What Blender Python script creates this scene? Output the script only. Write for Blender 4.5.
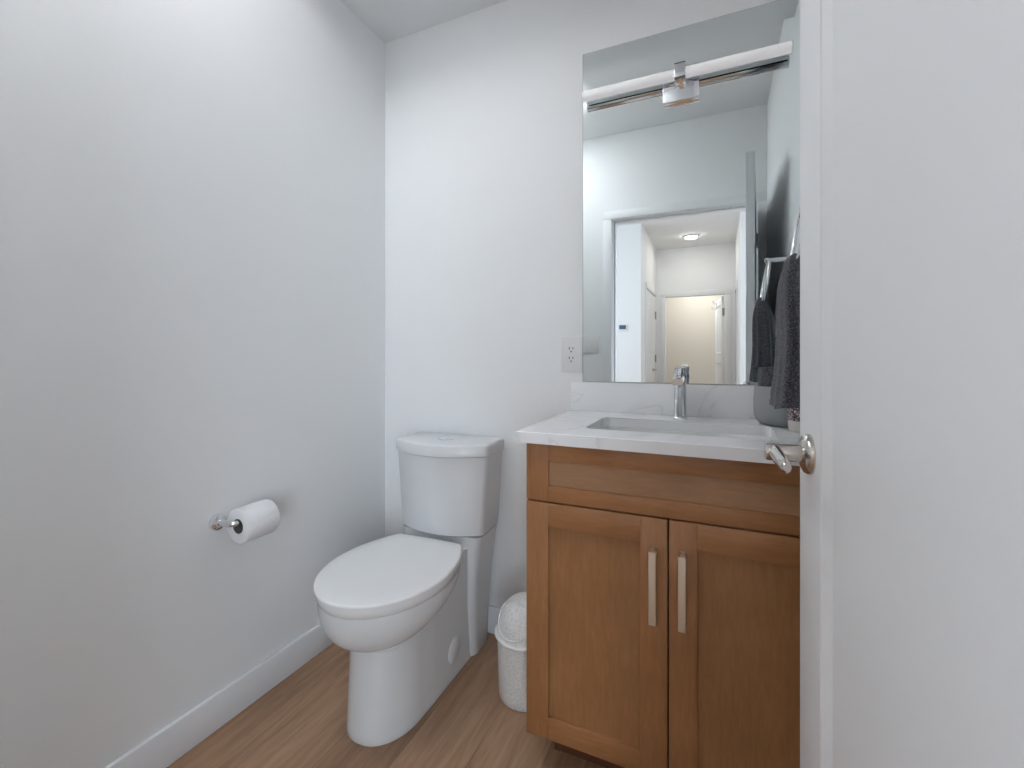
import bpy, bmesh, math, random
from math import sin, cos, pi, radians, sqrt
from mathutils import Vector, Matrix
random.seed(7)
for _o in list(bpy.data.objects): bpy.data.objects.remove(_o)
SC = bpy.context.scene
COL = SC.collection

# ---------------------------------------------------------------- camera, world, light, exposure
CAM_H = 1.07
cam_d = bpy.data.cameras.new('camera')
cam_d.sensor_width = 36.0; cam_d.lens = 16.0; cam_d.clip_start = 0.02; cam_d.clip_end = 60
cam_d.shift_y = -28.0/1024.0
cam = bpy.data.objects.new('camera', cam_d); COL.objects.link(cam)
cam.location = (0, 0, CAM_H); cam.rotation_euler = (radians(90), 0, radians(24.2))
SC.camera = cam
vs = SC.view_settings
vs.view_transform = 'Standard'; vs.look = 'None'; vs.exposure = 0.90; vs.gamma = 1.0; vs.use_curve_mapping = False
w = bpy.data.worlds.new('world'); SC.world = w; w.use_nodes = True
w.node_tree.nodes['Background'].inputs[0].default_value = (0.75, 0.86, 1.0, 1)
w.node_tree.nodes['Background'].inputs[1].default_value = 1.0

def area_light(name, loc, rot, sx, sy, power, color):
    l = bpy.data.lights.new(name, 'AREA'); l.shape = 'RECTANGLE'; l.size = sx; l.size_y = sy
    l.energy = power; l.color = color
    o = bpy.data.objects.new(name, l); COL.objects.link(o); o.location = loc; o.rotation_euler = rot
    return o
# daylight entering the hall through its window (hall window is on the far side, out of the mirror's view)
area_light('daylight', (1.70, -3.16, 1.35), (radians(90), 0, 0), 1.5, 2.1, 40, (0.80, 0.91, 1.0))
area_light('hall_daylight', (-2.62, -1.5, 1.45), (radians(90), 0, radians(-90)), 1.9, 2.0, 11, (0.86, 0.93, 1.0))
# the photographer's flash, beside the camera and bounced off the ceiling
def flash(loc, target, power, cone):
    l = bpy.data.lights.new('bounce_flash', 'SPOT'); l.energy = power; l.color = (0.97, 0.985, 1.0)
    l.spot_size = radians(cone); l.spot_blend = 1.0; l.shadow_soft_size = 0.03
    o = bpy.data.objects.new('bounce_flash', l); COL.objects.link(o); o.location = loc
    o.rotation_euler = (Vector(target)-Vector(loc)).to_track_quat('-Z', 'Y').to_euler()
flash((-1.06, 0.40, 1.75), (-1.10, 0.52, 2.63), 200, 52)
# ceiling light panel of the far room
area_light('far_room_lamp', (-0.3, -5.5, 2.60), (0, 0, 0), 0.5, 0.5, 10.5, (1.0, 0.97, 0.94))

# ---------------------------------------------------------------- materials
def srgb(r, g, b):
    f = lambda c: (c/255/12.92) if c/255 <= 0.04045 else ((c/255+0.055)/1.055)**2.4
    return (f(r), f(g), f(b), 1)
def mat(name, col, rough=0.5, metal=0.0, coat=0.0, emit=None, estr=0.0, spec=0.5, trans=0.0):
    m = bpy.data.materials.new(name); m.use_nodes = True
    b = m.node_tree.nodes['Principled BSDF']
    b.inputs['Base Color'].default_value = col if len(col) == 4 else (*col, 1)
    b.inputs['Roughness'].default_value = rough; b.inputs['Metallic'].default_value = metal
    b.inputs['Coat Weight'].default_value = coat; b.inputs['Specular IOR Level'].default_value = spec
    b.inputs['Transmission Weight'].default_value = trans
    if emit:
        b.inputs['Emission Color'].default_value = emit if len(emit) == 4 else (*emit, 1)
        b.inputs['Emission Strength'].default_value = estr
    return m
def nodes(m): return m.node_tree.nodes, m.node_tree.links, m.node_tree.nodes['Principled BSDF']
def coords(m, scale=(1, 1, 1), rot=(0, 0, 0)):
    n, l, b = nodes(m)
    tc = n.new('ShaderNodeTexCoord'); mp = n.new('ShaderNodeMapping')
    mp.inputs['Scale'].default_value = scale; mp.inputs['Rotation'].default_value = rot
    l.new(tc.outputs['Object'], mp.inputs['Vector']); return mp
def add_bump(m, scale, strength, dist=0.001, sc3=(1, 1, 1), detail=4):
    n, l, b = nodes(m); mp = coords(m, sc3)
    t = n.new('ShaderNodeTexNoise'); t.inputs['Scale'].default_value = scale; t.inputs['Detail'].default_value = detail
    l.new(mp.outputs[0], t.inputs['Vector'])
    bp = n.new('ShaderNodeBump'); bp.inputs['Strength'].default_value = strength; bp.inputs['Distance'].default_value = dist
    l.new(t.outputs['Fac'], bp.inputs['Height']); l.new(bp.outputs[0], b.inputs['Normal'])
def ramp_color(m, fac_out, stops):
    n, l, b = nodes(m); r = n.new('ShaderNodeValToRGB')
    e = r.color_ramp.elements
    e[0].position, e[0].color = stops[0]; e[1].position, e[1].color = stops[-1]
    for p, c in stops[1:-1]:
        x = e.new(p); x.color = c
    l.new(fac_out, r.inputs[0]); l.new(r.outputs[0], b.inputs['Base Color']); return r

M = {}
M['wall'] = mat('wall_paint', (0.895, 0.90, 0.905), 0.55, spec=0.35); add_bump(M['wall'], 220, 0.08, 0.0006)
M['ceil'] = mat('ceiling_paint', (0.88, 0.89, 0.90), 0.8, spec=0.2)
M['trim'] = mat('trim_paint', (0.86, 0.87, 0.89), 0.4)
M['door'] = mat('door_paint', (0.86, 0.865, 0.875), 0.5, spec=0.3)
M['beige'] = mat('beige_wall_paint', (0.66, 0.60, 0.52), 0.7)
M['porcelain'] = mat('porcelain', (0.74, 0.75, 0.76), 0.2, coat=0.1)
M['seat'] = mat('toilet_seat_plastic', (0.90, 0.905, 0.91), 0.16)
M['basin'] = mat('basin_ceramic', (0.74, 0.75, 0.74), 0.12)
M['chrome'] = mat('chrome', (0.80, 0.81, 0.83), 0.06, metal=1)
M['satin'] = mat('satin_nickel', (0.60, 0.555, 0.515), 0.20, metal=1)
M['brushed'] = mat('brushed_nickel', (0.72, 0.69, 0.64), 0.38, metal=1)
M['mirror'] = mat('mirror_glass', (0.875, 0.925, 0.925), 0.0, metal=1)
M['mirror_edge'] = mat('mirror_edge', (0.12, 0.16, 0.15), 0.3)
M['plate'] = mat('device_plate_plastic', (0.84, 0.835, 0.84), 0.3)
M['slot'] = mat('dark_slot', (0.015, 0.015, 0.015), 0.6)
M['paper'] = mat('tissue_paper', (0.85, 0.85, 0.86), 0.95, spec=0.1); add_bump(M['paper'], 130, 0.5, 0.002)
M['card'] = mat('cardboard_core', (0.16, 0.14, 0.13), 0.9)
M['diffuser'] = mat('lamp_diffuser', (0.85, 0.85, 0.86), 0.4, emit=(1.0, 0.98, 0.965), estr=0.12)
M['hall_lamp'] = mat('hall_lamp_lens', (0.9, 0.9, 0.9), 0.4, emit=(1.0, 0.93, 0.85), estr=44)
M['screen'] = mat('thermostat_screen', srgb(70, 95, 120), 0.2)
M['pot'] = mat('grey_pot', srgb(158, 160, 160), 0.75); add_bump(M['pot'], 90, 0.4, 0.001)
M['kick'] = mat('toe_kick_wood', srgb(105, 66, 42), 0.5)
M['gap'] = mat('cabinet_inner_dark', srgb(60, 34, 26), 0.7)
M['hinge'] = mat('hinge_metal', (0.35, 0.35, 0.34), 0.35, metal=1)
M['dimdoor'] = mat('brown_wood_door', srgb(150, 125, 105), 0.5)

def wood(name, sc3):
    m = mat(name, (0.3, 0.15, 0.07), 0.36, coat=0.15); n, l, b = nodes(m)
    mp = coords(m, sc3)
    t = n.new('ShaderNodeTexNoise'); t.inputs['Scale'].default_value = 9; t.inputs['Detail'].default_value = 9; t.inputs['Roughness'].default_value = 0.62
    l.new(mp.outputs[0], t.inputs['Vector'])
    mp2 = coords(m, (1, 1, 1)); t2 = n.new('ShaderNodeTexNoise'); t2.inputs['Scale'].default_value = 7; t2.inputs['Detail'].default_value = 3
    l.new(mp2.outputs[0], t2.inputs['Vector'])
    mx = n.new('ShaderNodeMath'); mx.operation = 'MULTIPLY_ADD'; mx.inputs[1].default_value = 0.55; 
    l.new(t.outputs['Fac'], mx.inputs[0])
    m2 = n.new('ShaderNodeMath'); m2.operation = 'MULTIPLY'; m2.inputs[1].default_value = 0.45; l.new(t2.outputs['Fac'], m2.inputs[0]); l.new(m2.outputs[0], mx.inputs[2])
    ramp_color(m, mx.outputs[0], [(0.34, srgb(155, 106, 67)), (0.5, srgb(166, 115, 74)), (0.66, srgb(177, 126, 84))])
    bp = n.new('ShaderNodeBump'); bp.inputs['Strength'].default_value = 0.12; bp.inputs['Distance'].default_value = 0.0006
    l.new(t.outputs['Fac'], bp.inputs['Height']); l.new(bp.outputs[0], b.inputs['Normal'])
    return m
M['wood_v'] = wood('maple_vertical_grain', (14, 14, 2.2))
M['wood_h'] = wood('maple_horizontal_grain', (2.2, 14, 14))
def wood_panel(name, sc3, cols=[(150, 105, 68), (162, 115, 75), (173, 125, 84)]):
    m = wood(name, sc3)
    for nd in m.node_tree.nodes:
        if nd.type == 'VALTORGB':
            for e, c in zip(nd.color_ramp.elements, cols): e.color = srgb(*c)
    return m
M['panel_v'] = wood_panel('maple_panel_vertical', (14, 14, 2.2))
M['panel_h_sheen'] = wood_panel('maple_panel_horizontal_sheen', (2.2, 14, 14), [(160, 120, 87), (172, 131, 97), (183, 142, 107)])  # same maple, lighter and greyer: the drawer panel's sheen is painted into its colour

def floor_mat():
    m = mat('oak_plank_floor', (0.25, 0.16, 0.1), 0.42, spec=0.4); n, l, b = nodes(m)
    tc = n.new('ShaderNodeTexCoord'); sep = n.new('ShaderNodeSeparateXYZ'); l.new(tc.outputs['Object'], sep.inputs[0])
    # swap so that planks run along Y
    cmb = n.new('ShaderNodeCombineXYZ'); ay = n.new('ShaderNodeMath'); ay.operation = 'ADD'; ay.inputs[1].default_value = 0.62; l.new(sep.outputs['Y'], ay.inputs[0]); l.new(ay.outputs[0], cmb.inputs['X'])
    ax = n.new('ShaderNodeMath'); ax.operation = 'ADD'; ax.inputs[1].default_value = 10*0.182 + 0.960
    l.new(sep.outputs['X'], ax.inputs[0]); l.new(ax.outputs[0], cmb.inputs['Y'])
    br = n.new('ShaderNodeTexBrick'); br.offset = 0.37; br.inputs['Scale'].default_value = 1.0
    br.inputs['Brick Width'].default_value = 1.22; br.inputs['Row Height'].default_value = 0.182
    br.inputs['Mortar Size'].default_value = 0.0007; br.inputs['Mortar Smooth'].default_value = 0.3
    br.inputs['Color1'].default_value = (0, 0, 0, 1); br.inputs['Color2'].default_value = (1, 1, 1, 1); br.inputs['Mortar'].default_value = (0.5, 0.5, 0.5, 1)
    l.new(cmb.outputs[0], br.inputs['Vector'])
    # grain, offset per plank
    off = n.new('ShaderNodeVectorMath'); off.operation = 'MULTIPLY_ADD'
    off.inputs[1].default_value = (3.7, 5.1, 2.3); l.new(br.outputs['Color'], off.inputs[0])
    mp = n.new('ShaderNodeMapping'); mp.inputs['Scale'].default_value = (13, 1.1, 1); l.new(tc.outputs['Object'], mp.inputs['Vector']); l.new(mp.outputs[0], off.inputs[2])
    t = n.new('ShaderNodeTexNoise'); t.inputs['Scale'].default_value = 3.2; t.inputs['Detail'].default_value = 8; t.inputs['Roughness'].default_value = 0.6; t.inputs['Distortion'].default_value = 0.6
    l.new(off.outputs[0], t.inputs['Vector'])
    mp3 = n.new('ShaderNodeMapping'); mp3.inputs['Scale'].default_value = (90, 5, 1); l.new(tc.outputs['Object'], mp3.inputs['Vector'])
    t3 = n.new('ShaderNodeTexNoise'); t3.inputs['Scale'].default_value = 2.5; t3.inputs['Detail'].default_value = 4; l.new(mp3.outputs[0], t3.inputs['Vector'])
    a = n.new('ShaderNodeMath'); a.operation = 'MULTIPLY_ADD'; a.inputs[1].default_value = 0.55; l.new(t.outputs['Fac'], a.inputs[0])
    c = n.new('ShaderNodeMath'); c.operation = 'MULTIPLY_ADD'; c.inputs[1].default_value = 0.22; c.inputs[2].default_value = 0.0; l.new(t3.outputs['Fac'], c.inputs[0]); l.new(c.outputs[0], a.inputs[2])
    d = n.new('ShaderNodeMath'); d.operation = 'MULTIPLY_ADD'; d.inputs[1].default_value = 0.23; l.new(br.outputs['Color'], d.inputs[0]); l.new(a.outputs[0], d.inputs[2])
    r = ramp_color(m, d.outputs[0], [(0.30, srgb(134, 102, 78)), (0.5, srgb(170, 134, 105)), (0.72, srgb(197, 163, 133))])
    mixn = n.new('ShaderNodeMix'); mixn.data_type = 'RGBA'; l.new(br.outputs['Fac'], mixn.inputs['Factor'])
    l.new(r.outputs[0], mixn.inputs['A']); mixn.inputs['B'].default_value = srgb(118, 90, 70)
    l.new(mixn.outputs['Result'], b.inputs['Base Color'])
    return m
M['floor'] = floor_mat()

def quartz():
    m = mat('white_quartz', (0.8, 0.8, 0.82), 0.12); n, l, b = nodes(m)
    mp = coords(m, (1, 1, 1), (0.3, 0.5, 0.6))
    wv = n.new('ShaderNodeTexNoise'); wv.inputs['Scale'].default_value = 2.1; wv.inputs['Detail'].default_value = 5; wv.inputs['Distortion'].default_value = 0.9
    l.new(mp.outputs[0], wv.inputs['Vector'])
    s_ = n.new('ShaderNodeMath'); s_.operation = 'SUBTRACT'; s_.inputs[1].default_value = 0.5; l.new(wv.outputs['Fac'], s_.inputs[0])
    a_ = n.new('ShaderNodeMath'); a_.operation = 'ABSOLUTE'; l.new(s_.outputs[0], a_.inputs[0])
    ramp_color(m, a_.outputs[0], [(0.0, (0.79, 0.79, 0.80, 1)), (0.006, (0.87, 0.87, 0.88, 1)), (0.02, (0.90, 0.90, 0.91, 1))])
    return m
M['quartz'] = quartz()

def terry():
    m = mat('charcoal_terry', srgb(92, 92, 98), 1.0, spec=0.1); n, l, b = nodes(m)
    b.inputs['Sheen Weight'].default_value = 0.2; b.inputs['Sheen Roughness'].default_value = 0.5
    mp = coords(m); t = n.new('ShaderNodeTexNoise'); t.inputs['Scale'].default_value = 320; t.inputs['Detail'].default_value = 2; l.new(mp.outputs[0], t.inputs['Vector'])
    ramp_color(m, t.outputs['Fac'], [(0.3, srgb(60, 60, 66)), (0.5, srgb(86, 86, 92)), (0.7, srgb(120, 120, 126))])
    bp = n.new('ShaderNodeBump'); bp.inputs['Strength'].default_value = 0.9; bp.inputs['Distance'].default_value = 0.003
    l.new(t.outputs['Fac'], bp.inputs['Height']); l.new(bp.outputs[0], b.inputs['Normal'])
    return m
M['terry'] = terry()

def bin_plastic():
    m = mat('embossed_white_plastic', (0.74, 0.74, 0.73), 0.28); n, l, b = nodes(m)
    mp = coords(m, (1, 1, 1)); v = n.new('ShaderNodeTexVoronoi'); v.feature = 'DISTANCE_TO_EDGE'; v.inputs['Scale'].default_value = 88
    l.new(mp.outputs[0], v.inputs['Vector'])
    r = ramp_color(m, v.outputs['Distance'], [(0.0, (0.90, 0.89, 0.87, 1)), (0.09, (0.79, 0.79, 0.78, 1)), (0.3, (0.74, 0.745, 0.74, 1))])
    bp = n.new('ShaderNodeBump'); bp.invert = True; bp.inputs['Strength'].default_value = 0.7; bp.inputs['Distance'].default_value = 0.002
    l.new(v.outputs['Distance'], bp.inputs['Height']); l.new(bp.outputs[0], b.inputs['Normal'])
    return m
M['bin'] = bin_plastic()
M['binrim'] = mat('white_bin_plastic', (0.88, 0.88, 0.87), 0.25)

def candle_label():
    m = mat('candle_label', (0.7, 0.66, 0.66), 0.5); n, l, b = nodes(m)
    mp = coords(m); v = n.new('ShaderNodeTexVoronoi'); v.inputs['Scale'].default_value = 190; l.new(mp.outputs[0], v.inputs['Vector'])
    ramp_color(m, v.outputs['Distance'], [(0.22, srgb(205, 196, 194)), (0.45, srgb(150, 120, 122)), (0.62, srgb(72, 66, 82))])
    return m
M['label'] = candle_label()
M['cream'] = mat('cream_jar_glass', srgb(205, 202, 196), 0.3)

# ---------------------------------------------------------------- object helpers
WL = {}
def finish(name, bm, mats, parent=None, smooth=False, auto=None, local=False):
    if parent is not None and not local:
        v = WL[parent.name]; bmesh.ops.translate(bm, verts=bm.verts, vec=-v)
    bmesh.ops.recalc_face_normals(bm, faces=bm.faces)
    me = bpy.data.meshes.new(name); bm.to_mesh(me); bm.free()
    for m in (mats if isinstance(mats, (list, tuple)) else [mats]): me.materials.append(m)
    if smooth or auto:
        me.polygons.foreach_set('use_smooth', [True]*len(me.polygons))
        if auto: me.set_sharp_from_angle(angle=radians(auto))
    o = bpy.data.objects.new(name, me); COL.objects.link(o)
    if parent is not None:
        o.parent = parent; WL[o.name] = Vector(WL[parent.name])
    else: WL[o.name] = Vector((0, 0, 0))
    return o
def thing(name, label, cat, loc, rotz=0, group=None, kind=None):
    o = bpy.data.objects.new(name, None); COL.objects.link(o); o.empty_display_size = 0.05
    o.location = loc; o.rotation_euler = (0, 0, rotz)
    if label: o['label'] = label
    if cat: o['category'] = cat
    if group: o['group'] = group
    if kind: o['kind'] = kind
    WL[o.name] = Vector(loc); return o
def single(name, bm, m, label, cat, base, **kw):
    """a one-mesh thing with its origin at its base"""
    bmesh.ops.translate(bm, verts=bm.verts, vec=-Vector(base))
    o = finish(name, bm, m, **kw); o.location = base; WL[o.name] = Vector(base)
    o['label'] = label; o['category'] = cat; return o
def struct(name, bm, m, parent=None, **kw):
    o = finish(name, bm, m, parent, **kw)
    if parent is None: o['kind'] = 'structure'
    return o
def B(): return bmesh.new()
def box(bm, x0, x1, y0, y1, z0, z1, bev=0.0, mi=0, seg=2):
    t = bmesh.new()
    r = bmesh.ops.create_cube(t, size=1.0)
    bmesh.ops.scale(t, verts=t.verts, vec=(abs(x1-x0), abs(y1-y0), abs(z1-z0)))
    bmesh.ops.translate(t, verts=t.verts, vec=((x0+x1)/2, (y0+y1)/2, (z0+z1)/2))
    if bev > 0: bmesh.ops.bevel(t, geom=t.edges[:], offset=bev, segments=seg, affect='EDGES', profile=0.5)
    for f in t.faces: f.material_index = mi
    merge(bm, t)
def merge(bm, t):
    me = bpy.data.meshes.new('tmp'); t.to_mesh(me); t.free(); bm.from_mesh(me); bpy.data.meshes.remove(me)
def loft(bm, loops, cap0=True, cap1=True, mi=0, closed=True):
    rows = [[bm.verts.new(p) for p in L] for L in loops]
    n = len(rows[0])
    for a, b in zip(rows, rows[1:]):
        for i in range(n if closed else n-1):
            j = (i+1) % n
            f = bm.faces.new((a[i], a[j], b[j], b[i])); f.material_index = mi
    if cap0: bm.faces.new(rows[0][::-1]).material_index = mi
    if cap1: bm.faces.new(rows[-1]).material_index = mi
    return rows
def frame_of(d):
    d = Vector(d).normalized(); up = Vector((0, 0, 1)) if abs(d.z) < 0.9 else Vector((1, 0, 0))
    a = d.cross(up).normalized(); return a, a.cross(d).normalized()
def lathe(bm, prof, origin, axis=(0, 0, 1), n=32, cap0=True, cap1=True, mi=0, squash=None):
    """prof: list of (radius, height along the axis)"""
    ax = Vector(axis).normalized(); a, b_ = frame_of(ax); o = Vector(origin)
    L = []
    for r, h in prof:
        L.append([o + ax*h + (a*cos(2*pi*i/n) + b_*sin(2*pi*i/n))*max(r, 1e-5) for i in range(n)])
    loft(bm, L, cap0, cap1, mi)
def tube(bm, pts, rad, n=14, closed=False, mi=0):
    pts = [Vector(p) for p in pts]; m = len(pts); L = []
    prev = None
    for i, p in enumerate(pts):
        if closed: d = pts[(i+1) % m] - pts[i-1]
        else: d = pts[min(i+1, m-1)] - pts[max(i-1, 0)]
        d.normalize()
        if prev is None: a, _ = frame_of(d)
        else: a = (prev - d*prev.dot(d)).normalized()
        prev = a; b_ = d.cross(a)
        r = rad[i] if isinstance(rad, (list, tuple)) else rad
        L.append([p + (a*cos(2*pi*k/n) + b_*sin(2*pi*k/n))*r for k in range(n)])
    if closed: L.append(L[0])
    loft(bm, L, not closed, not closed, mi)
    if closed: bmesh.ops.remove_doubles(bm, verts=bm.verts, dist=1e-6)
def rrect(cx, cy, hx, hy, r, n=6):
    pts = []
    for sx, sy, a0 in ((1, 1, 0), (-1, 1, 90), (-1, -1, 180), (1, -1, 270)):
        for k in range(n+1):
            a = radians(a0 + 90*k/n); pts.append((cx + sx*(hx-r) + r*cos(a), cy + sy*(hy-r) + r*sin(a)))
    return pts

# ---------------------------------------------------------------- the shell
XL, XR, YB, YF = -1.315, 0.285, 1.580, -0.07      # left, right, back, front wall planes
T = 0.12; HB = YF - T                              # hall side of the front wall
ZD, ZC, ZH = 2.431, 2.63, 2.82                     # dropped ceiling, room ceiling, hall ceiling
bm = B(); box(bm, -2.8, 2.8, -6.4, 1.72, -0.06, 0.0); struct('floor', bm, M['floor'])
bm = B(); box(bm, XL-T, XR+T, YB, YB+T, 0, 2.9); struct('wall_back', bm, M['wall'])
bm = B(); box(bm, XL-T, XL, HB, YB, 0, 2.9); struct('wall_left', bm, M['wall'])
bm = B(); box(bm, XR, XR+T, HB, YB, 0, 2.9); struct('wall_right', bm, M['wall'])
OL, OR, OT = -0.668, 0.230, 2.028                  # door opening (finished jamb faces)
JT = 0.018
bm = B(); box(bm, XL, OL-JT, HB, YF, 0, 2.9); box(bm, OR+JT, XR, HB, YF, 0, 2.9); box(bm, OL-JT, OR+JT, HB, YF, OT+JT, 2.9)
struct('wall_front', bm, M['wall'])
bm = B(); box(bm, XL, XR, YF, YB, ZC, ZC+0.1); struct('ceiling', bm, M['ceil'])
bm = B(); box(bm, XL, XR, 1.02, YB, ZD, ZC); struct('ceiling_dropped', bm, M['ceil'])
# baseboards
def baseboard(name, x0, x1, y0, y1):
    bm = B(); box(bm, x0, x1, y0, y1, 0, 0.102, 0.003); struct(name, bm, M['trim'], auto=40)
baseboard('baseboard_left', XL, XL+0.013, YF+0.001, YB-0.001)
baseboard('baseboard_back', XL+0.014, -0.455, YB-0.013, YB)
baseboard('baseboard_front', XL+0.014, -0.733, YF, YF+0.013)
baseboard('baseboard_right', XR-0.013, XR, YF+0.02, 1.10)
# door lining and casing
bm = B()
for x0, x1 in ((OL-JT, OL), (OR, OR+JT)): box(bm, x0, x1, HB-0.001, YF+0.001, 0, OT, 0.001)
box(bm, OL-JT, OR+JT, HB-0.001, YF+0.001, OT, OT+JT, 0.001)
box(bm, OL, OL+0.011, HB+0.02, YF-0.038, 0, OT, 0.001); box(bm, OR-0.011, OR, HB+0.02, YF-0.038, 0, OT, 0.001); box(bm, OL+0.011, OR-0.011, HB+0.02, YF-0.038, OT-0.011, OT, 0.001)
struct('trim_1', bm, M['trim'], auto=40)
bm = B()
for ya, yb in ((YF, YF+0.014), (HB-0.014, HB)):
    box(bm, OL-0.064, OL-0.005, ya, yb, 0, OT+0.005, 0.002)
    box(bm, OR+0.005, 0.284 if ya > -0.1 else OR+0.064, ya, yb, 0, OT+0.005, 0.002)
    box(bm, OL-0.064, 0.284 if ya > -0.1 else OR+0.064, ya, yb, OT+0.005, OT+0.060, 0.002)
struct('trim_2', bm, M['trim'], auto=40)

# ---- the hall behind the camera, seen in the mirror
HY, FY = -3.02, -4.70        # near hall wall, far wall of the recess
NX0, NX1 = -0.909, 0.262
bm = B(); box(bm, -2.8, 2.8, -6.4, HB, ZH, ZH+0.1); struct('ceiling_hall', bm, M['ceil'])
bm = B(); box(bm, -2.8, XL-T, HB, HB+0.1, 0, 2.9); box(bm, XR+T, 2.8, HB, HB+0.1, 0, 2.9); struct('wall_hall_front', bm, M['wall'])
bm = B(); box(bm, -2.8, -2.7, -3.1, HB, 0, 0.4); box(bm, -2.8, -2.7, -3.1, HB, 2.5, 2.9); box(bm, -2.8, -2.7, -3.1, -2.5, 0.4, 2.5); box(bm, -2.8, -2.7, -0.5, HB, 0.4, 2.5)
struct('wall_hall_left', bm, M['wall'])
bm = B(); box(bm, 2.7, 2.8, -3.1, HB, 0, 2.9); struct('wall_hall_right', bm, M['wall'])
bm = B(); box(bm, -2.8, NX0, HY-0.1, HY, 0, 2.9); struct('wall_thermostat', bm, M['wall'])
bm = B(); box(bm, NX1, 0.93, HY-0.1, HY, 0, 2.9); box(bm, 2.47, 2.8, HY-0.1, HY, 0, 2.9); box(bm, 0.93, 2.47, HY-0.1, HY, 0, 0.28); box(bm, 0.93, 2.47, HY-0.1, HY, 2.42, 2.9)
struct('wall_hall_window', bm, M['wall'])
bm = B()
for x0, x1 in ((0.93, 0.98), (1.675, 1.725), (2.42, 2.47)): box(bm, x0, x1, HY-0.08, HY-0.02, 0.28, 2.42, 0.003)
for z0, z1 in ((0.28, 0.33), (2.37, 2.42)): box(bm, 0.98, 2.42, HY-0.08, HY-0.02, z0, z1, 0.003)
struct('window_1', bm, M['trim'], auto=40)
bm = B()
for y0, y1 in ((-2.5, -2.45), (-0.55, -0.5)): box(bm, -2.78, -2.72, y0, y1, 0.4, 2.5, 0.003)
for z0, z1 in ((0.4, 0.45), (2.45, 2.5)): box(bm, -2.78, -2.72, -2.45, -0.55, z0, z1, 0.003)
struct('window_2', bm, M['trim'], auto=40)
# left wall of the recess holds a closed door
bm = B(); box(bm, NX0-0.1, NX0, FY, HY-0.1, 0, 2.9); struct('wall_recess_left', bm, M['wall'])
bm = B(); box(bm, NX1, NX1+0.1, FY, -4.52, 0, 2.9); box(bm, NX1, NX1+0.1, -3.82, HY-0.1, 0, 2.9); box(bm, NX1, NX1+0.1, -4.52, -3.82, 2.03, 2.9)
struct('wall_recess_right', bm, M['wall'])
bm = B(); box(bm, NX0-0.1, -0.765, FY-0.1, FY, 0, 2.9); box(bm, 0.119, NX1+0.1, FY-0.1, FY, 0, 2.9); box(bm, -0.765, 0.119, FY-0.1, FY, 2.035, 2.9)
struct('wall_far', bm, M['wall'])
bm = B(); box(bm, -2.0, 1.2, -6.3, -6.2, 0, 2.9); struct('wall_far_room', bm, M['beige'])
bm = B(); box(bm, -2.1, -2.0, -6.3, FY-0.1, 0, 2.9); box(bm, 1.2, 1.3, -6.3, FY-0.1, 0, 2.9); struct('wall_far_room_side', bm, M['beige'])
bm = B()   # casing of the far doorway
box(bm, -0.765-0.07, -0.765, FY, FY+0.014, 0, 2.035, 0.002); box(bm, 0.119, 0.119+0.09, FY, FY+0.014, 0, 2.035, 0.002); box(bm, -0.835, 0.209, FY, FY+0.014, 2.035, 2.115, 0.002)
struct('trim_3', bm, M['trim'], auto=40)
bm = B()   # casing of the recess door
y0, y1 = -4.50, -3.50
for a, b_ in ((y0-0.07, y0), (y1, y1+0.07)): box(bm, NX0, NX0+0.014, a, b_, 0, 2.03, 0.002)
box(bm, NX0, NX0+0.018, y0-0.07, y1+0.07, 2.03, 2.105, 0.002)
struct('trim_4', bm, M['trim'], auto=40)
bm = B()
for a, b_ in ((-4.59, -4.52), (-3.82, -3.75)): box(bm, NX1-0.014, NX1, a, b_, 0, 2.03, 0.002)
box(bm, NX1-0.014, NX1, -4.59, -3.75, 2.03, 2.10, 0.002)
struct('trim_5', bm, M['trim'], auto=40)

def lever(parent, bx, by, bz, nrm, along, m, length=0.082):
    """rose + stem + bent lever arm, as one handle mesh. nrm = out of the face, along = lever direction"""
    n_ = Vector(nrm); a_ = Vector(along); p = Vector((bx, by, bz)); bm = B()
    lathe(bm, [(0.0295, 0), (0.0295, 0.004), (0.027, 0.008), (0.021, 0.011), (0.015, 0.012)], p, n_, 36)
    lathe(bm, [(0.0125, 0.008), (0.0125, 0.055), (0.0115, 0.058)], p, n_, 28)
    c0 = p + n_*0.0465; zz = Vector((0, 0, 1))
    pts = []; L = []
    prof = [(0.0, 0.0105, 0.000), (0.12, 0.0115, 0.0), (0.35, 0.0105, -0.001), (0.65, 0.010, -0.003), (0.85, 0.0098, -0.004), (0.95, 0.0085, -0.005), (1.0, 0.005, -0.005)]
    for t, r, dz in prof:
        c = c0 + a_*(length*t) + zz*dz
        L.append([c + n_*(cos(2*pi*k/18)*r*0.85) + zz*(sin(2*pi*k/18)*r) for k in range(18)])
    loft(bm, L)
    return finish('door_handle', bm, m, parent, auto=35, local=True)
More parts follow.
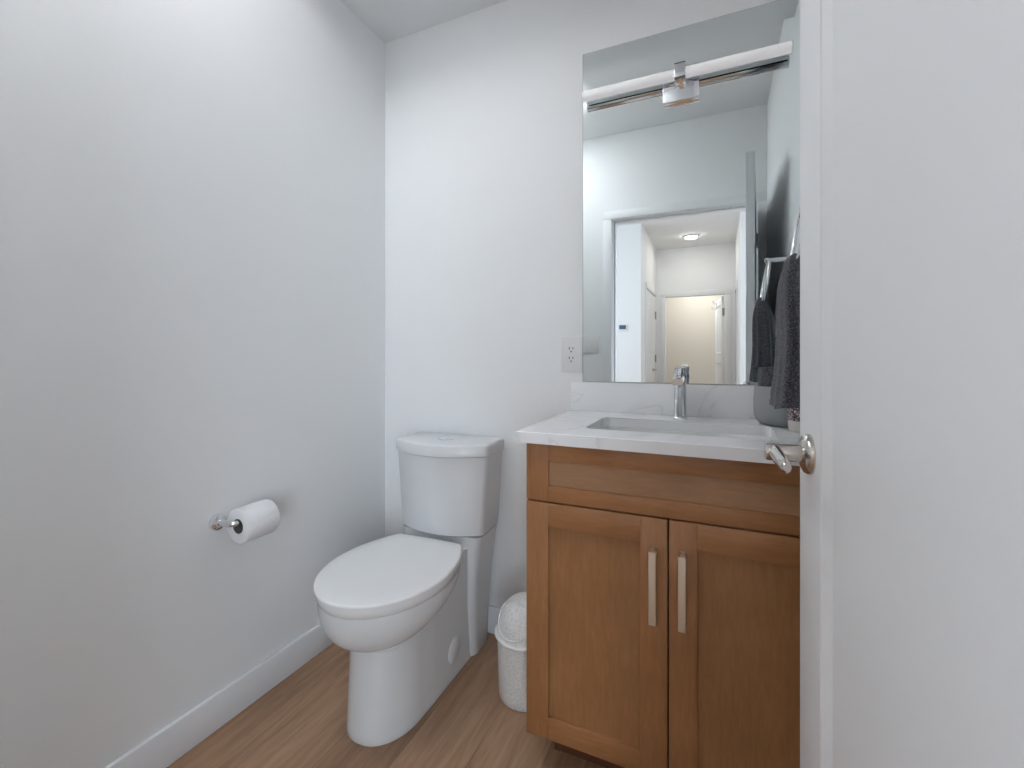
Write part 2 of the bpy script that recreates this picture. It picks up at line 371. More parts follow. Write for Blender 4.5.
def door_leaf(root, wd, ht, th, panels, flip=1):
    """local frame: hinge edge at origin, leaf along +x, thickness 0..th along -y*flip ; returns leaf"""
    bm = B(); st = 0.108; y0, y1 = (0, -th*flip)
    ya, yb = min(y0, y1), max(y0, y1)
    zs = [0.0]
    box(bm, 0, st, ya, yb, 0.008, ht, 0.0015); box(bm, wd-st, wd, ya, yb, 0.008, ht, 0.0015)
    edges = panels
    rails = [(0.008, edges[0][0])] + [(edges[i][1], edges[i+1][0]) for i in range(len(edges)-1)] + [(edges[-1][1], ht)]
    for a, b_ in rails: box(bm, st, wd-st, ya, yb, a, b_)
    for a, b_ in edges:
        mo = 0.014; dp = 0.0105
        for s_, yo in ((-1, ya), (1, yb)):
            yin = yo - s_*dp
            o4 = [(st, yo, a), (wd-st, yo, a), (wd-st, yo, b_), (st, yo, b_)]
            m4 = [(st+0.001, yo-s_*0.002, a+0.001), (wd-st-0.001, yo-s_*0.002, a+0.001), (wd-st-0.001, yo-s_*0.002, b_-0.001), (st+0.001, yo-s_*0.002, b_-0.001)]
            q4 = [(st+mo-0.001, yin+s_*0.0005, a+mo-0.001), (wd-st-mo+0.001, yin+s_*0.0005, a+mo-0.001), (wd-st-mo+0.001, yin+s_*0.0005, b_-mo+0.001), (st+mo-0.001, yin+s_*0.0005, b_-mo+0.001)]
            i4 = [(st+mo, yin, a+mo), (wd-st-mo, yin, a+mo), (wd-st-mo, yin, b_-mo), (st+mo, yin, b_-mo)]
            loft(bm, [o4, m4, q4, i4], False, True)
    return finish('door_leaf', bm, M['door'], root, auto=25, local=True)

# door_1: this room's door, standing open into the room on the right
FX, FYd = 0.1205, 0.846; HX, HYd = 0.192, -0.064
ang = math.atan2(FYd-HYd, FX-HX); Wd = sqrt((FX-HX)**2+(FYd-HYd)**2)
d1 = thing('door_1', None, None, (HX, HYd, 0), ang, kind='structure')
# local +x runs to the free edge, local +y is the face towards the toilet (left)
leaf = door_leaf(d1, Wd, 1.99, 0.036, [(0.24, 1.87)], flip=1)
lever(d1, Wd-0.058, 0.0, 0.926, (0, 1, 0), (-1, 0, 0), M['satin'])
lever(d1, Wd-0.058, -0.036, 0.926, (0, -1, 0), (-1, 0, 0), M['satin'])
for hz in (0.25, 1.0, 1.79):
    bm = B(); lathe(bm, [(0.0065, -0.045), (0.0065, 0.045)], (-0.003, -0.042, hz), (0, 0, 1), 16); box(bm, -0.006, 0.001, -0.034, -0.004, hz-0.045, hz+0.045)
    finish('hinge', bm, M['hinge'], d1, auto=40, local=True)
bm = B(); box(bm, Wd-0.0005, Wd+0.0015, -0.031, -0.006, 0.899, 0.954, 0.0005); box(bm, Wd, Wd+0.010, -0.025, -0.012, 0.916, 0.936, 0.002)
finish('latch', bm, M['satin'], d1, auto=40, local=True)
# door_2: closed door in the recess left wall ; local x along world -y
d2 = thing('door_2', None, None, (NX0+0.004, -4.497, 0), radians(90), kind='structure')
door_leaf(d2, 0.994, 2.025, 0.006, [(0.24, 0.95), (1.12, 1.90)], flip=-1)
lever(d2, 0.32, 0.0, 0.86, (0, -1, 0), (1, 0, 0), M['satin'])
for hz in (1.03, 1.72):
    bm = B(); lathe(bm, [(0.011, -0.06), (0.011, 0.06)], (0.06, -0.016, hz), (0, 0, 1), 12); finish('hinge', bm, M['hinge'], d2, auto=40, local=True)
# door_3: open door in the far room ; door_4: brown door in the recess right wall
d3 = thing('door_3', None, None, (0.112, FY-0.11, 0), radians(-97), kind='structure')
door_leaf(d3, 0.80, 2.02, 0.036, [(0.24, 0.95), (1.12, 1.90)], flip=1)
bm = B(); box(bm, -0.016, 0.0, -0.03, 0.03, 1.71, 1.83); finish('hinge', bm, M['hinge'], d3, local=True)
d4 = thing('door_4', None, None, (NX1+0.09, -4.517, 0), radians(90), kind='structure')
bm = B(); box(bm, 0, 0.69, 0.0, 0.036, 0.005, 2.025, 0.002); finish('door_leaf', bm, M['dimdoor'], d4, auto=40, local=True)

# thermostat
t = thing('thermostat', 'small white wall thermostat with a blue-grey screen, seen in the mirror', 'thermostat', (-1.145, HY, 1.45))
bm = B(); box(bm, -1.205, -1.085, HY, HY+0.02, 1.405, 1.495, 0.006); finish('body', bm, M['plate'], t, auto=40)
bm = B(); box(bm, -1.19, -1.10, HY+0.0195, HY+0.022, 1.428, 1.482, 0.001); finish('screen', bm, M['screen'], t, auto=40)
# hall ceiling light
t = thing('ceiling_light', 'round flush ceiling light glowing in the hall, seen in the mirror', 'ceiling light', (-0.34, -3.97, ZH))
bm = B(); lathe(bm, [(0.105, 0), (0.105, 0.012), (0.085, 0.022)], (-0.34, -3.97, ZH), (0, 0, -1), 40); finish('trim_ring', bm, M['trim'], t, auto=40)
bm = B(); lathe(bm, [(0.083, 0.020), (0.078, 0.030), (0.04, 0.036), (0.001, 0.037)], (-0.34, -3.97, ZH), (0, 0, -1), 40); finish('lens', bm, M['hall_lamp'], t, auto=40)
# over-door hook on the far door
bm = B()
tube(bm, [(0.0, -5.16, 2.0), (0.0, -5.16, 1.90), (-0.02, -5.15, 1.84), (-0.06, -5.14, 1.84), (-0.07, -5.14, 1.88)], 0.009, 8)
tube(bm, [(0.0, -5.16, 1.93), (-0.04, -5.14, 1.95), (-0.06, -5.13, 1.99)], 0.009, 8)
single('door_hook', bm, M['trim'], 'white over-door hook hanging on the far open door, seen in the mirror', 'hook', (0.0, -5.16, 1.84), auto=40)

# ---------------------------------------------------------------- mirror, outlet, switch
MX0, MX1, MZ0, MZ1, MY = -0.433, 0.228, 0.980, 2.139, 1.575
t = thing('wall_mirror', 'tall frameless rectangular mirror on the back wall above the sink', 'mirror', ((MX0+MX1)/2, MY, MZ0))
bm = B(); box(bm, MX0, MX1, MY+0.0006, YB, MZ0, MZ1); finish('backing', bm, M['mirror_edge'], t)
bm = B(); box(bm, MX0+0.001, MX1-0.001, MY, MY+0.0006, MZ0+0.001, MZ1-0.001); finish('glass', bm, M['mirror'], t)

def outlet_plate():
    cx, z0, z1 = -0.4745, 1.013, 1.139; cz = (z0+z1)/2
    t = thing('power_outlet', 'white duplex wall outlet beside the mirror above the vanity', 'outlet', (cx, YB, cz))
    bm = B(); box(bm, cx-0.038, cx+0.038, YB-0.006, YB, z0, z1, 0.002); finish('cover_plate', bm, M['plate'], t, auto=40)
    bm = B(); box(bm, cx-0.0168, cx+0.0168, YB-0.0085, YB-0.005, cz-0.034, cz+0.034, 0.0008); finish('receptacle', bm, M['plate'], t, auto=40)
    bm = B()
    for dz in (0.017, -0.0175):
        box(bm, cx-0.0080, cx-0.0055, YB-0.009, YB-0.008, cz+dz+0.0005, cz+dz+0.0095)
        box(bm, cx+0.0055, cx+0.0080, YB-0.009, YB-0.008, cz+dz+0.0015, cz+dz+0.0085)
        lathe(bm, [(0.0026, 0), (0.0026, 0.001)], (cx, YB-0.008, cz+dz-0.007), (0, -1, 0), 14)
    finish('slots', bm, M['slot'], t)
outlet_plate()
cx, cz = -0.826, 1.151
t = thing('light_switch', 'white double rocker light switch on the doorway wall, seen in the mirror', 'light switch', (cx, YF, cz))
bm = B(); box(bm, cx-0.059, cx+0.059, YF, YF+0.006, cz-0.062, cz+0.062, 0.002); finish('cover_plate', bm, M['plate'], t, auto=40)
for dx in (-0.023, 0.023):
    bm = B(); box(bm, cx+dx-0.0165, cx+dx+0.0165, YF+0.004, YF+0.009, cz-0.033, cz+0.033, 0.001); finish('rocker', bm, M['plate'], t, auto=40)

# ---------------------------------------------------------------- vanity light
TX0, TX1, TY, TZ, TR = -0.421, 0.198, 1.538, 1.967, 0.0165
t = thing('vanity_light', 'slim horizontal tube light with a chrome centre bracket fixed over the mirror', 'wall light', (-0.105, MY, 1.95))
bm = B(); box(bm, -0.160, -0.050, MY-0.020, MY-0.0005, 1.893, 2.003, 0.002); finish('back_plate', bm, M['chrome'], t, auto=40)
bm = B(); n = 28      # diffuser: the front half of the tube
L = []
for x in (TX0, TX1):
    L.append([(x, TY - TR*sin(a), TZ + TR*cos(a)) for a in [radians(2 + 186*k/n) for k in range(n+1)]])
loft(bm, L, True, True); finish('diffuser', bm, M['diffuser'], t, auto=50)
bm = B(); L = []      # chrome channel: the back half
for x in (TX0-0.0015, TX1+0.0015):
    o_ = [(x, TY + (TR+0.002)*sin(a), TZ + (TR+0.002)*cos(a)) for a in [radians(4 + 168*k/n) for k in range(n+1)]]
    i_ = [(x, TY + (TR-0.0015)*sin(a), TZ + (TR-0.0015)*cos(a)) for a in [radians(172 - 168*k/n) for k in range(n+1)]]
    L.append(o_+i_)
loft(bm, L); finish('channel', bm, M['chrome'], t, auto=50)
bm = B()
cxb = -0.105; hw = 0.0165
box(bm, cxb-hw, cxb+hw, TY-TR-0.006, TY-TR-0.001, TZ-TR-0.008, TZ+TR+0.008, 0.001)
box(bm, cxb-hw, cxb+hw, TY-TR-0.006, MY-0.018, TZ+TR+0.003, TZ+TR+0.008, 0.001)
box(bm, cxb-hw, cxb+hw, TY-TR-0.006, MY-0.018, TZ-TR-0.008, TZ-TR-0.003, 0.001)
finish('clip', bm, M['chrome'], t, auto=40)
for x in (TX0, TX1):
    s_ = -1 if x < 0 else 1
    bm = B(); lathe(bm, [(TR+0.0005, 0), (TR+0.0005, 0.002), (TR-0.002, 0.003)], (x, TY, TZ), (s_, 0, 0), 28); finish('end_cap', bm, M['binrim'], t, auto=40)

# ---------------------------------------------------------------- vanity cabinet
VX0, VX1, VM = -0.452, 0.262, -0.101
VY = 1.097; VT = 0.020
v = thing('vanity_cabinet', 'brown wooden vanity cabinet with two shaker doors below the white countertop', 'cabinet', ((VX0+VX1)/2, 1.34, 0))
bm = B()
cy0 = VY+VT+0.001
box(bm, VX0, VX0+0.016, cy0, YB-0.014, 0.091, 0.848, mi=0); box(bm, VX1-0.016, VX1, cy0, YB-0.001, 0.091, 0.848)
box(bm, VX0+0.016, VX1-0.016, cy0, YB-0.014, 0.091, 0.107); box(bm, VX0+0.016, VX1-0.016, YB-0.022, YB-0.014, 0.107, 0.848)
box(bm, VX0+0.016, VX1-0.016, cy0, cy0+0.018, 0.66, 0.705, mi=1)
box(bm, VM-0.02, VM+0.02, cy0, cy0+0.018, 0.107, 0.66, mi=1)
finish('body', bm, [M['wood_v'], M['gap']], v)
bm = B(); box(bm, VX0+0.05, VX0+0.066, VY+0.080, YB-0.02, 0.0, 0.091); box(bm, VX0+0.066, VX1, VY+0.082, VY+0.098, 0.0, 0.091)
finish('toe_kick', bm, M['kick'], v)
def shaker(name, x0, x1, z0, z1, horiz=False, st=0.060):
    bm = B(); bv = 0.0012
    box(bm, x0, x0+st, VY, VY+VT, z0, z1, bv, 0); box(bm, x1-st, x1, VY, VY+VT, z0, z1, bv, 0)
    rl = 0.042 if horiz else st
    box(bm, x0+st, x1-st, VY, VY+VT, z1-rl, z1, bv, 1); box(bm, x0+st, x1-st, VY, VY+VT, z0, z0+(0.040 if horiz else 0.055), bv, 1)
    box(bm, x0+st-0.004, x1-st+0.004, VY+0.0085, VY+VT-0.002, z0+0.03, z1-0.03, 0, 2)
    return finish(name, bm, [M['wood_v'], M['wood_h'], M['panel_h_sheen'] if horiz else M['panel_v']], v, auto=40)
shaker('drawer_front', VX0, VX1, 0.6985, 0.8440, True)
dl = shaker('door', VX0, VM-0.0018, 0.091, 0.6945)
dr = shaker('door', VM+0.0018, VX1, 0.091, 0.6945)
def bar_pull(door, x):
    bm = B(); yo = VY-0.030
    z0, z1 = 0.462, 0.626
    pr = []
    for k in range(13):
        u = k/12; z = z0 + (z1-z0)*u; y = yo + 0.0015*(2*u-1)**2
        pr.append([(x-0.0088, y+0.004, z), (x-0.0088, y-0.001, z), (x-0.0075, y-0.003, z), (x+0.0075, y-0.003, z), (x+0.0088, y-0.001, z), (x+0.0088, y+0.004, z)])
    loft(bm, pr)
    for zz in (z0+0.012, z1-0.006):
        lathe(bm, [(0.0085, 0), (0.0075, 0.004), (0.0068, 0.028)], (x, VY, zz), (0, -1, 0), 16)
    finish('handle', bm, M['brushed'], door, auto=35)
bar_pull(dl, -0.1325); bar_pull(dr, -0.0695)

# ---------------------------------------------------------------- countertop, basin, faucet
CX0, CX1, CY0, CZ0, CZ1 = -0.472, 0.284, 1.072, 0.8485, 0.877
SX, SY, SHX, SHY = -0.094, 1.312, 0.229, 0.122
ct = thing('countertop', 'white quartz countertop with upstand lying on the wooden vanity', 'countertop', ((CX0+CX1)/2, 1.32, CZ0))
bm = B(); inner = rrect(SX, SY, SHX, SHY, 0.022, 8)
def outer_pt(p):
    dx, dy = p[0]-SX, p[1]-SY
    k = min(((CX1-SX)/dx if dx > 0 else (CX0-SX)/dx) if abs(dx) > 1e-9 else 1e9, ((YB-SY)/dy if dy > 0 else (CY0-SY)/dy) if abs(dy) > 1e-9 else 1e9)
    return (SX+dx*k, SY+dy*k)
corner_pts = [(CX1, YB), (CX0, YB), (CX0, CY0), (CX1, CY0)]
angs = lambda p: math.atan2(p[1]-SY, p[0]-SX) % (2*pi)
ins = list(inner)
for c_ in corner_pts:      # where the diagonal to each outer corner leaves the hole
    a = angs(c_); best = None
    for i in range(len(inner)):
        p, q = Vector(inner[i]), Vector(inner[(i+1) % len(inner)])
        d = Vector((cos(a), sin(a))); e = q-p; den = d.x*e.y-d.y*e.x
        if abs(den) < 1e-12: continue
        w_ = p-Vector((SX, SY)); tt = (w_.x*e.y-w_.y*e.x)/den; uu = (w_.x*d.y-w_.y*d.x)/den
        if tt > 0 and 0 <= uu < 1: best = Vector((SX, SY))+d*tt
    ins.append((best.x, best.y))
ins = sorted(set((round(a, 6), round(b_, 6)) for a, b_ in ins), key=angs)
out = []
for p in ins:
    o_ = outer_pt(p)
    for c_ in corner_pts:
        if abs(o_[0]-c_[0]) < 2e-4 and abs(o_[1]-c_[1]) < 2e-4: o_ = c_
    out.append(o_)
ch = 0.0015
def shrink(p, d): return (min(max(p[0], CX0+d), CX1-d), max(min(p[1], YB), CY0+d))
L = [[(x, y, CZ0) for x, y in ins], [(x, y, CZ0) for x, y in out], [(x, y, CZ1-ch) for x, y in out], [(*shrink(p, ch), CZ1) for p in out], [(x, y, CZ1) for x, y in ins], [(x, y, CZ0) for x, y in ins]]
loft(bm, L, False, False); bmesh.ops.remove_doubles(bm, verts=bm.verts, dist=1e-6)
finish('slab', bm, M['quartz'], ct, auto=30)
bm = B(); box(bm, CX0+0.002, CX1, YB-0.020, YB-0.0005, CZ1, 0.9785, 0.001); finish('backsplash', bm, M['quartz'], ct, auto=40)
# undermount basin
t = thing('sink_basin', 'white rectangular undermount sink basin set into the countertop', 'sink', (SX, SY, 0.72))
bm = B(); L = []
for d, z, r in ((-0.018, CZ0-0.0008, 0.03), (0.000, CZ0-0.0008, 0.024), (0.003, 0.835, 0.026), (0.010, 0.775, 0.032), (0.022, 0.752, 0.038), (0.045, 0.742, 0.04), (0.09, 0.737, 0.03)):
    L.append([(x, y, z) for x, y in rrect(SX, SY, SHX-d, SHY-d, r, 6)])
for d, z, r in ((0.09, 0.729, 0.03), (0.04, 0.734, 0.04), (0.012, 0.745, 0.038), (0.0, 0.775, 0.032), (-0.008, 0.832, 0.026), (-0.018, 0.838, 0.03)):
    L.append([(x, y, z) for x, y in rrect(SX, SY, SHX-d, SHY-d, r, 6)])
# bottom closes at the drain radius
loft(bm, L+[L[0]], False, False); bmesh.ops.remove_doubles(bm, verts=bm.verts, dist=1e-6)
for z in (0.7369, 0.7291):
    bm.faces.new([bm.verts.new((x, y, z)) for x, y in rrect(SX, SY, SHX-0.09, SHY-0.09, 0.03, 6)])
bmesh.ops.remove_doubles(bm, verts=bm.verts, dist=2e-4)
finish('bowl', bm, M['basin'], t, auto=50)
bm = B(); lathe(bm, [(0.022, 0), (0.022, 0.002), (0.016, 0.0035), (0.001, 0.004)], (SX, SY, 0.7372), (0, 0, 1), 28); finish('drain', bm, M['chrome'], t, auto=40)
# faucet
fx, fy = -0.1025, 1.497
t = thing('faucet', 'chrome single-lever faucet standing behind the sink', 'faucet', (fx, fy, CZ1))
bm = B(); lathe(bm, [(0.0215, 0), (0.0215, 0.003), (0.0185, 0.005), (0.0180, 0.108), (0.0185, 0.110), (0.0185, 0.136), (0.0165, 0.138)], (fx, fy, CZ1), (0, 0, 1), 36); finish('body', bm, M['chrome'], t, auto=35)
bm = B(); L = []
for y, z, hx, hz in ((fy-0.005, 1.001, 0.0150, 0.0115), (fy-0.05, 1.000, 0.0150, 0.0105), (fy-0.10, 0.997, 0.0150, 0.0095), (fy-0.118, 0.995, 0.0145, 0.009)):
    L.append([(a, y, b_) for a, b_ in rrect(fx, z, hx, hz, 0.006, 4)])
loft(bm, L); lathe(bm, [(0.0105, 0), (0.0105, 0.010)], (fx, fy-0.104, 0.989), (0, 0, -1), 20); finish('spout', bm, M['chrome'], t, auto=35)
bm = B(); lathe(bm, [(0.0165, 0.1385), (0.0185, 0.1405), (0.0185, 0.156), (0.0165, 0.158)], (fx, fy, CZ1), (0, 0, 1), 32)
L = []
for y, z, hx, hz in ((fy+0.004, 1.032, 0.013, 0.004), (fy-0.030, 1.034, 0.0125, 0.0035), (fy-0.062, 1.038, 0.0105, 0.003)):
    L.append([(a, y, b_) for a, b_ in rrect(fx, z, hx, hz, 0.003, 3)])
loft(bm, L); finish('lever', bm, M['chrome'], t, auto=35)

# ---------------------------------------------------------------- toilet
AX = -0.906
toi = thing('toilet', 'white elongated two-piece toilet with skirted base against the back wall', 'toilet', (AX, 1.20, 0), radians(2.0))
def interp(tab, x):
    if x <= tab[0][0]: return tab[0][1]
    for (a, va), (b_, vb) in zip(tab, tab[1:]):
        if x <= b_:
            u = (x-a)/(b_-a); return va + (vb-va)*u
    return tab[-1][1]
def skirt_poly(z):
    nose = interp([(0, 0.968), (0.25, 0.984), (0.40, 0.99)], z); hw = interp([(0, 0.115), (0.02, 0.113), (0.2, 0.110), (0.40, 0.113)], z)
    half = []
    N = 26; Ym = 1.12
    for k in range(N+1):
        a = pi/2*k/N; half.append((hw*0.97*sin(a)**0.9, Ym-(Ym-nose)*cos(a)))
    half += [(hw, 1.18), (hw+0.001, 1.30), (hw+0.003, 1.40), (hw, 1.50), (hw-0.02, 1.54)]
    return half
def bowl_half(s_):
    c0 = 1.115; half = []
    fr, bk, hw = 0.231, 0.222, 0.186
    for k in range(25):
        a = pi/2*k/24; half.append((hw*s_*sin(a), c0-fr*s_*cos(a)))
    for k in range(1, 20):
        a = pi/2*k/20; half.append((hw*s_*cos(a)**0.62, c0+bk*s_*sin(a)))
    return half
def polyr(half, th, C):
    dx, dy = sin(th), -cos(th)       # th=0 points to the nose (-Y); symmetric about X
    poly = [(0, half[0][1])] + list(half) + [(0, half[-1][1])]
    best = 0
    adx = abs(dx)
    for (x0, y0), (x1, y1) in zip(poly, poly[1:]):
        ex, ey = x1-x0, y1-y0; den = adx*ey-dy*ex
        if abs(den) < 1e-12: continue
        wx, wy = x0, y0-C
        t_ = (wx*ey-wy*ex)/den; u_ = (wx*dy-wy*adx)/den
        if t_ > best and -1e-6 <= u_ <= 1+1e-6: best = t_
    return best
CC = 1.17; NT = 160
ZT = 0.3965
levels = [0, 0.004, 0.02, 0.05, 0.1, 0.15, 0.19, 0.22] + [0.24+0.005*k for k in range(31)] + [0.3945, ZT]
loops = []
for z in levels:
    sp = skirt_poly(z); loop = []
    for k in range(NT):
        th = 2*pi*k/NT
        rs = polyr(sp, th, CC)
        if z < 0.003: rs -= 0.003
        dy = -cos(th); yy = CC+dy*rs
        zb = 0.270 + 0.132*max(0.0, (yy-0.99)/0.38)**1.5
        r = rs
        if z > zb - 0.02:
            u = min(max((z-zb)/(0.387-zb), 0.0), 1.0) if zb < 0.382 else 0
            s_ = 0.60+0.40*sqrt(max(0.0, 1-(1-u)**2))**0.9
            if z > 0.395: s_ -= 0.010
            rb = polyr(bowl_half(s_), th, CC) if zb < 0.382 else 0
            kk = 0.016
            h = max(kk-abs(rs-rb), 0)/kk
            r = max(rs, rb)+h*h*kk*0.25
        loop.append((AX+r*sin(th), CC-r*cos(th), z))
    loops.append(loop)
bm = B(); loft(bm, loops)
# column at the back that carries the tank
L = []
for z, hx, y0 in ((0.0, 0.129, 1.400), (0.004, 0.132, 1.397), (0.12, 0.133, 1.395), (0.28, 0.142, 1.392), (0.40, 0.157, 1.388), (0.434, 0.163, 1.386)):
    L.append([(x, y, z) for x, y in rrect(AX, (y0+1.552)/2, hx, (1.552-y0)/2, max(0.022, 0.045-z*0.07), 7)])
loft(bm, L); finish('bowl_base', bm, M['porcelain'], toi, auto=42)
for s_ in (1, -1):
    bm = B(); lathe(bm, [(0.040, -0.006), (0.040, 0.0004), (0.0388, 0.0012), (0.001, 0.0014)], (AX+s_*0.1125, 1.300, 0.092), (s_, 0, 0.02), 48); finish('bolt_cap', bm, M['seat'], toi, auto=50)
def lid_loop(off, z, nose=0.873, hw=0.193, back=1.322, bw=0.130):
    half = []; c0 = 1.11
    for k in range(31):
        a = pi/2*k/30; half.append(((hw-off)*sin(a), c0-(c0-nose-off)*cos(a)))
    bh = back-off
    for k in range(1, 13):
        u = k/12; y = c0+(bh-c0)*u
        w_ = (hw-off)+(bw-hw)*(u**2.1)
        half.append((w_, y))
    half.append((bw-off-0.008, bh+0.006)); half.append((0.04, bh+0.010))
    return [(AX+x, y, z) for x, y in half] + [(AX-x, y, z) for x, y in half[::-1][:-1]]
bm = B(); loft(bm, [lid_loop(0.016, 0.3967), lid_loop(0.014, 0.3975), lid_loop(0.014, 0.399)]); finish('seat', bm, M['seat'], toi, auto=40)
bm = B(); loft(bm, [lid_loop(0.0095, 0.3985), lid_loop(0.008, 0.3995), lid_loop(0.0045, 0.415), lid_loop(0.001, 0.429), lid_loop(0.0005, 0.4325), lid_loop(0.0025, 0.4352), lid_loop(0.0065, 0.4364), lid_loop(0.04, 0.4378), lid_loop(0.10, 0.4385)]); finish('seat_lid', bm, M['seat'], toi, auto=60)
for s_ in (-1, 1):
    bm = B(); lathe(bm, [(0.009, -0.022), (0.010, -0.018), (0.010, 0.018), (0.009, 0.022)], (AX+s_*0.075, 1.340, 0.4135), (1, 0, 0), 20); finish('seat_hinge', bm, M['seat'], toi, auto=40)
# tank
def tank_loop(z, hx, yfc, yfs, yb=1.556, r=0.022, off=0):
    hx -= off; pts = []
    yfc += off; yfs += off; yb -= off
    # back right -> back left (flat), left side, bowed front, right side
    def arc(cx, cy, a0, a1, n=6): return [(cx+r*cos(radians(a0+(a1-a0)*k/n)), cy+r*sin(radians(a0+(a1-a0)*k/n))) for k in range(n+1)]
    pts += arc(hx-r, yb-r, 0, 90); pts += arc(-hx+r, yb-r, 90, 180); pts += arc(-hx+r, yfs+r, 180, 245, 5)
    x0 = -hx+r+r*cos(radians(245)); y0 = yfs+r+r*sin(radians(245))
    for k in range(1, 24):
        u = k/24; x = x0+(-2*x0)*u
        pts.append((x, y0-(y0-yfc)*(1-(2*u-1)**2)))
    pts += arc(hx-r, yfs+r, 295, 360, 5)
    return [(AX-0.004+x, y, z) for x, y in pts]
bm = B(); loft(bm, [tank_loop(0.4345, 0.164, 1.362, 1.405), tank_loop(0.440, 0.169, 1.354, 1.398), tank_loop(0.58, 0.179, 1.342, 1.396), tank_loop(0.717, 0.187, 1.332, 1.394)]); finish('tank', bm, M['porcelain'], toi, auto=45)
bm = B(); loft(bm, [tank_loop(0.7185, 0.190, 1.328, 1.392), tank_loop(0.7205, 0.193, 1.325, 1.389, 1.559), tank_loop(0.754, 0.194, 1.324, 1.388, 1.560), tank_loop(0.760, 0.194, 1.324, 1.388, 1.560, off=0.004), tank_loop(0.7625, 0.194, 1.324, 1.388, 1.560, off=0.012)]); finish('tank_lid', bm, M['porcelain'], toi, auto=45)
bm = B(); lathe(bm, [(0.033, 0), (0.033, 0.003), (0.031, 0.0045), (0.0285, 0.0045), (0.0285, 0.003), (0.026, 0.005), (0.001, 0.0052)], (AX-0.004, 1.445, 0.7625), (0, 0, 1), 36)
box(bm, AX-0.030, AX+0.022, 1.4445, 1.4458, 0.7655, 0.768); finish('flush_button', bm, M['chrome'], toi, auto=40)

# ---------------------------------------------------------------- toilet paper
py, pz, px_ = 0.913, 0.583, XL+0.068
t = thing('toilet_paper_holder', 'chrome single-post toilet paper holder on the left wall', 'paper holder', (XL, 0.848, 0.593))
bm = B(); lathe(bm, [(0.0235, 0), (0.0235, 0.004), (0.0215, 0.010), (0.016, 0.013), (0.010, 0.015)], (XL, 0.848, 0.592), (1, 0, 0), 32); finish('mount', bm, M['chrome'], t, auto=40)
bm = B()
tube(bm, [(XL+0.012, 0.848, 0.592), (XL+0.045, 0.848, 0.592), (XL+0.060, 0.850, 0.5925), (px_-0.001, 0.857, 0.593), (px_, 0.872, 0.593), (px_, 0.92, 0.593), (px_, 0.972, 0.593)], [0.0095, 0.0085, 0.0085, 0.0082, 0.008, 0.008, 0.008], 16)
finish('arm', bm, M['chrome'], t, auto=50)
t = thing('toilet_paper_roll', 'white toilet paper roll hanging on the chrome holder', 'toilet paper', (px_, 0.864, pz-0.05))
bm = B(); R_, r_ = 0.051, 0.0205; y0, y1 = 0.864, 0.964
L = []
for r, y in ((r_+0.001, y0+0.001), (R_-0.004, y0), (R_-0.001, y0+0.002), (R_, y0+0.006), (R_, y1-0.006), (R_-0.001, y1-0.002), (R_-0.004, y1), (r_+0.001, y1-0.001), (r_+0.001, y0+0.001)):
    L.append([(px_+r*cos(2*pi*k/56), y, pz+r*sin(2*pi*k/56)) for k in range(56)])
loft(bm, L, False, False); bmesh.ops.remove_doubles(bm, verts=bm.verts, dist=1e-6); finish('paper', bm, M['paper'], t, auto=50)
bm = B(); L = []
for r, y in ((r_, y0), (r_, y1), (r_-0.0012, y1), (r_-0.0012, y0), (r_, y0)):
    L.append([(px_+r*cos(2*pi*k/40), y, pz+r*sin(2*pi*k/40)) for k in range(40)])
loft(bm, L, False, False); bmesh.ops.remove_doubles(bm, verts=bm.verts, dist=1e-6); finish('core', bm, M['card'], t, auto=50)

# ---------------------------------------------------------------- waste bin
bx, by = -0.5535, 1.335
t = thing('waste_bin', 'small white embossed plastic swing-lid bin between the toilet and vanity', 'bin', (bx, by, 0))
bm = B(); lathe(bm, [(0.078, 0), (0.083, 0.004), (0.0845, 0.03), (0.0895, 0.196), (0.0875, 0.196), (0.082, 0.03), (0.08, 0.008)], (bx, by, 0), (0, 0, 1), 48); finish('bucket', bm, M['bin'], t, auto=50)
bm = B(); prof = [(0.0905, 0.190), (0.0925, 0.192), (0.0925, 0.200), (0.0900, 0.203)]
for k in range(1, 11):
    a = pi/2*k/11; prof.append((0.0885*cos(a)**0.8, 0.203+0.106*sin(a)))
prof.append((0.001, 0.3095)); lathe(bm, prof, (bx, by, 0), (0, 0, 1), 48); finish('lid', bm, M['bin'], t, auto=50)
bm = B(); tube(bm, [(bx+0.0925*cos(2*pi*k/48), by+0.0925*sin(2*pi*k/48), 0.196) for k in range(48)], 0.0058, 8, closed=True); finish('rim', bm, M['binrim'], t, auto=60)
bm = B()   # raised rim of the swing flap on the front of the dome
fl = []
for k in range(40):
    a = 2*pi*k/40; u, w_ = 0.072*cos(a), 0.046*sin(a)
    z = 0.257+w_
    sz = min((z-0.203)/0.106, 0.995); rr = 0.0885*max(cos(math.asin(max(sz, 0))), 0.02)**0.8 + 0.001
    ang_ = u/max(rr, 0.05)
    fl.append((bx+rr*sin(ang_-0.25), by-rr*cos(ang_-0.25), z))
tube(bm, fl, 0.0022, 8, closed=True); finish('swing_flap', bm, M['binrim'], t, auto=60)

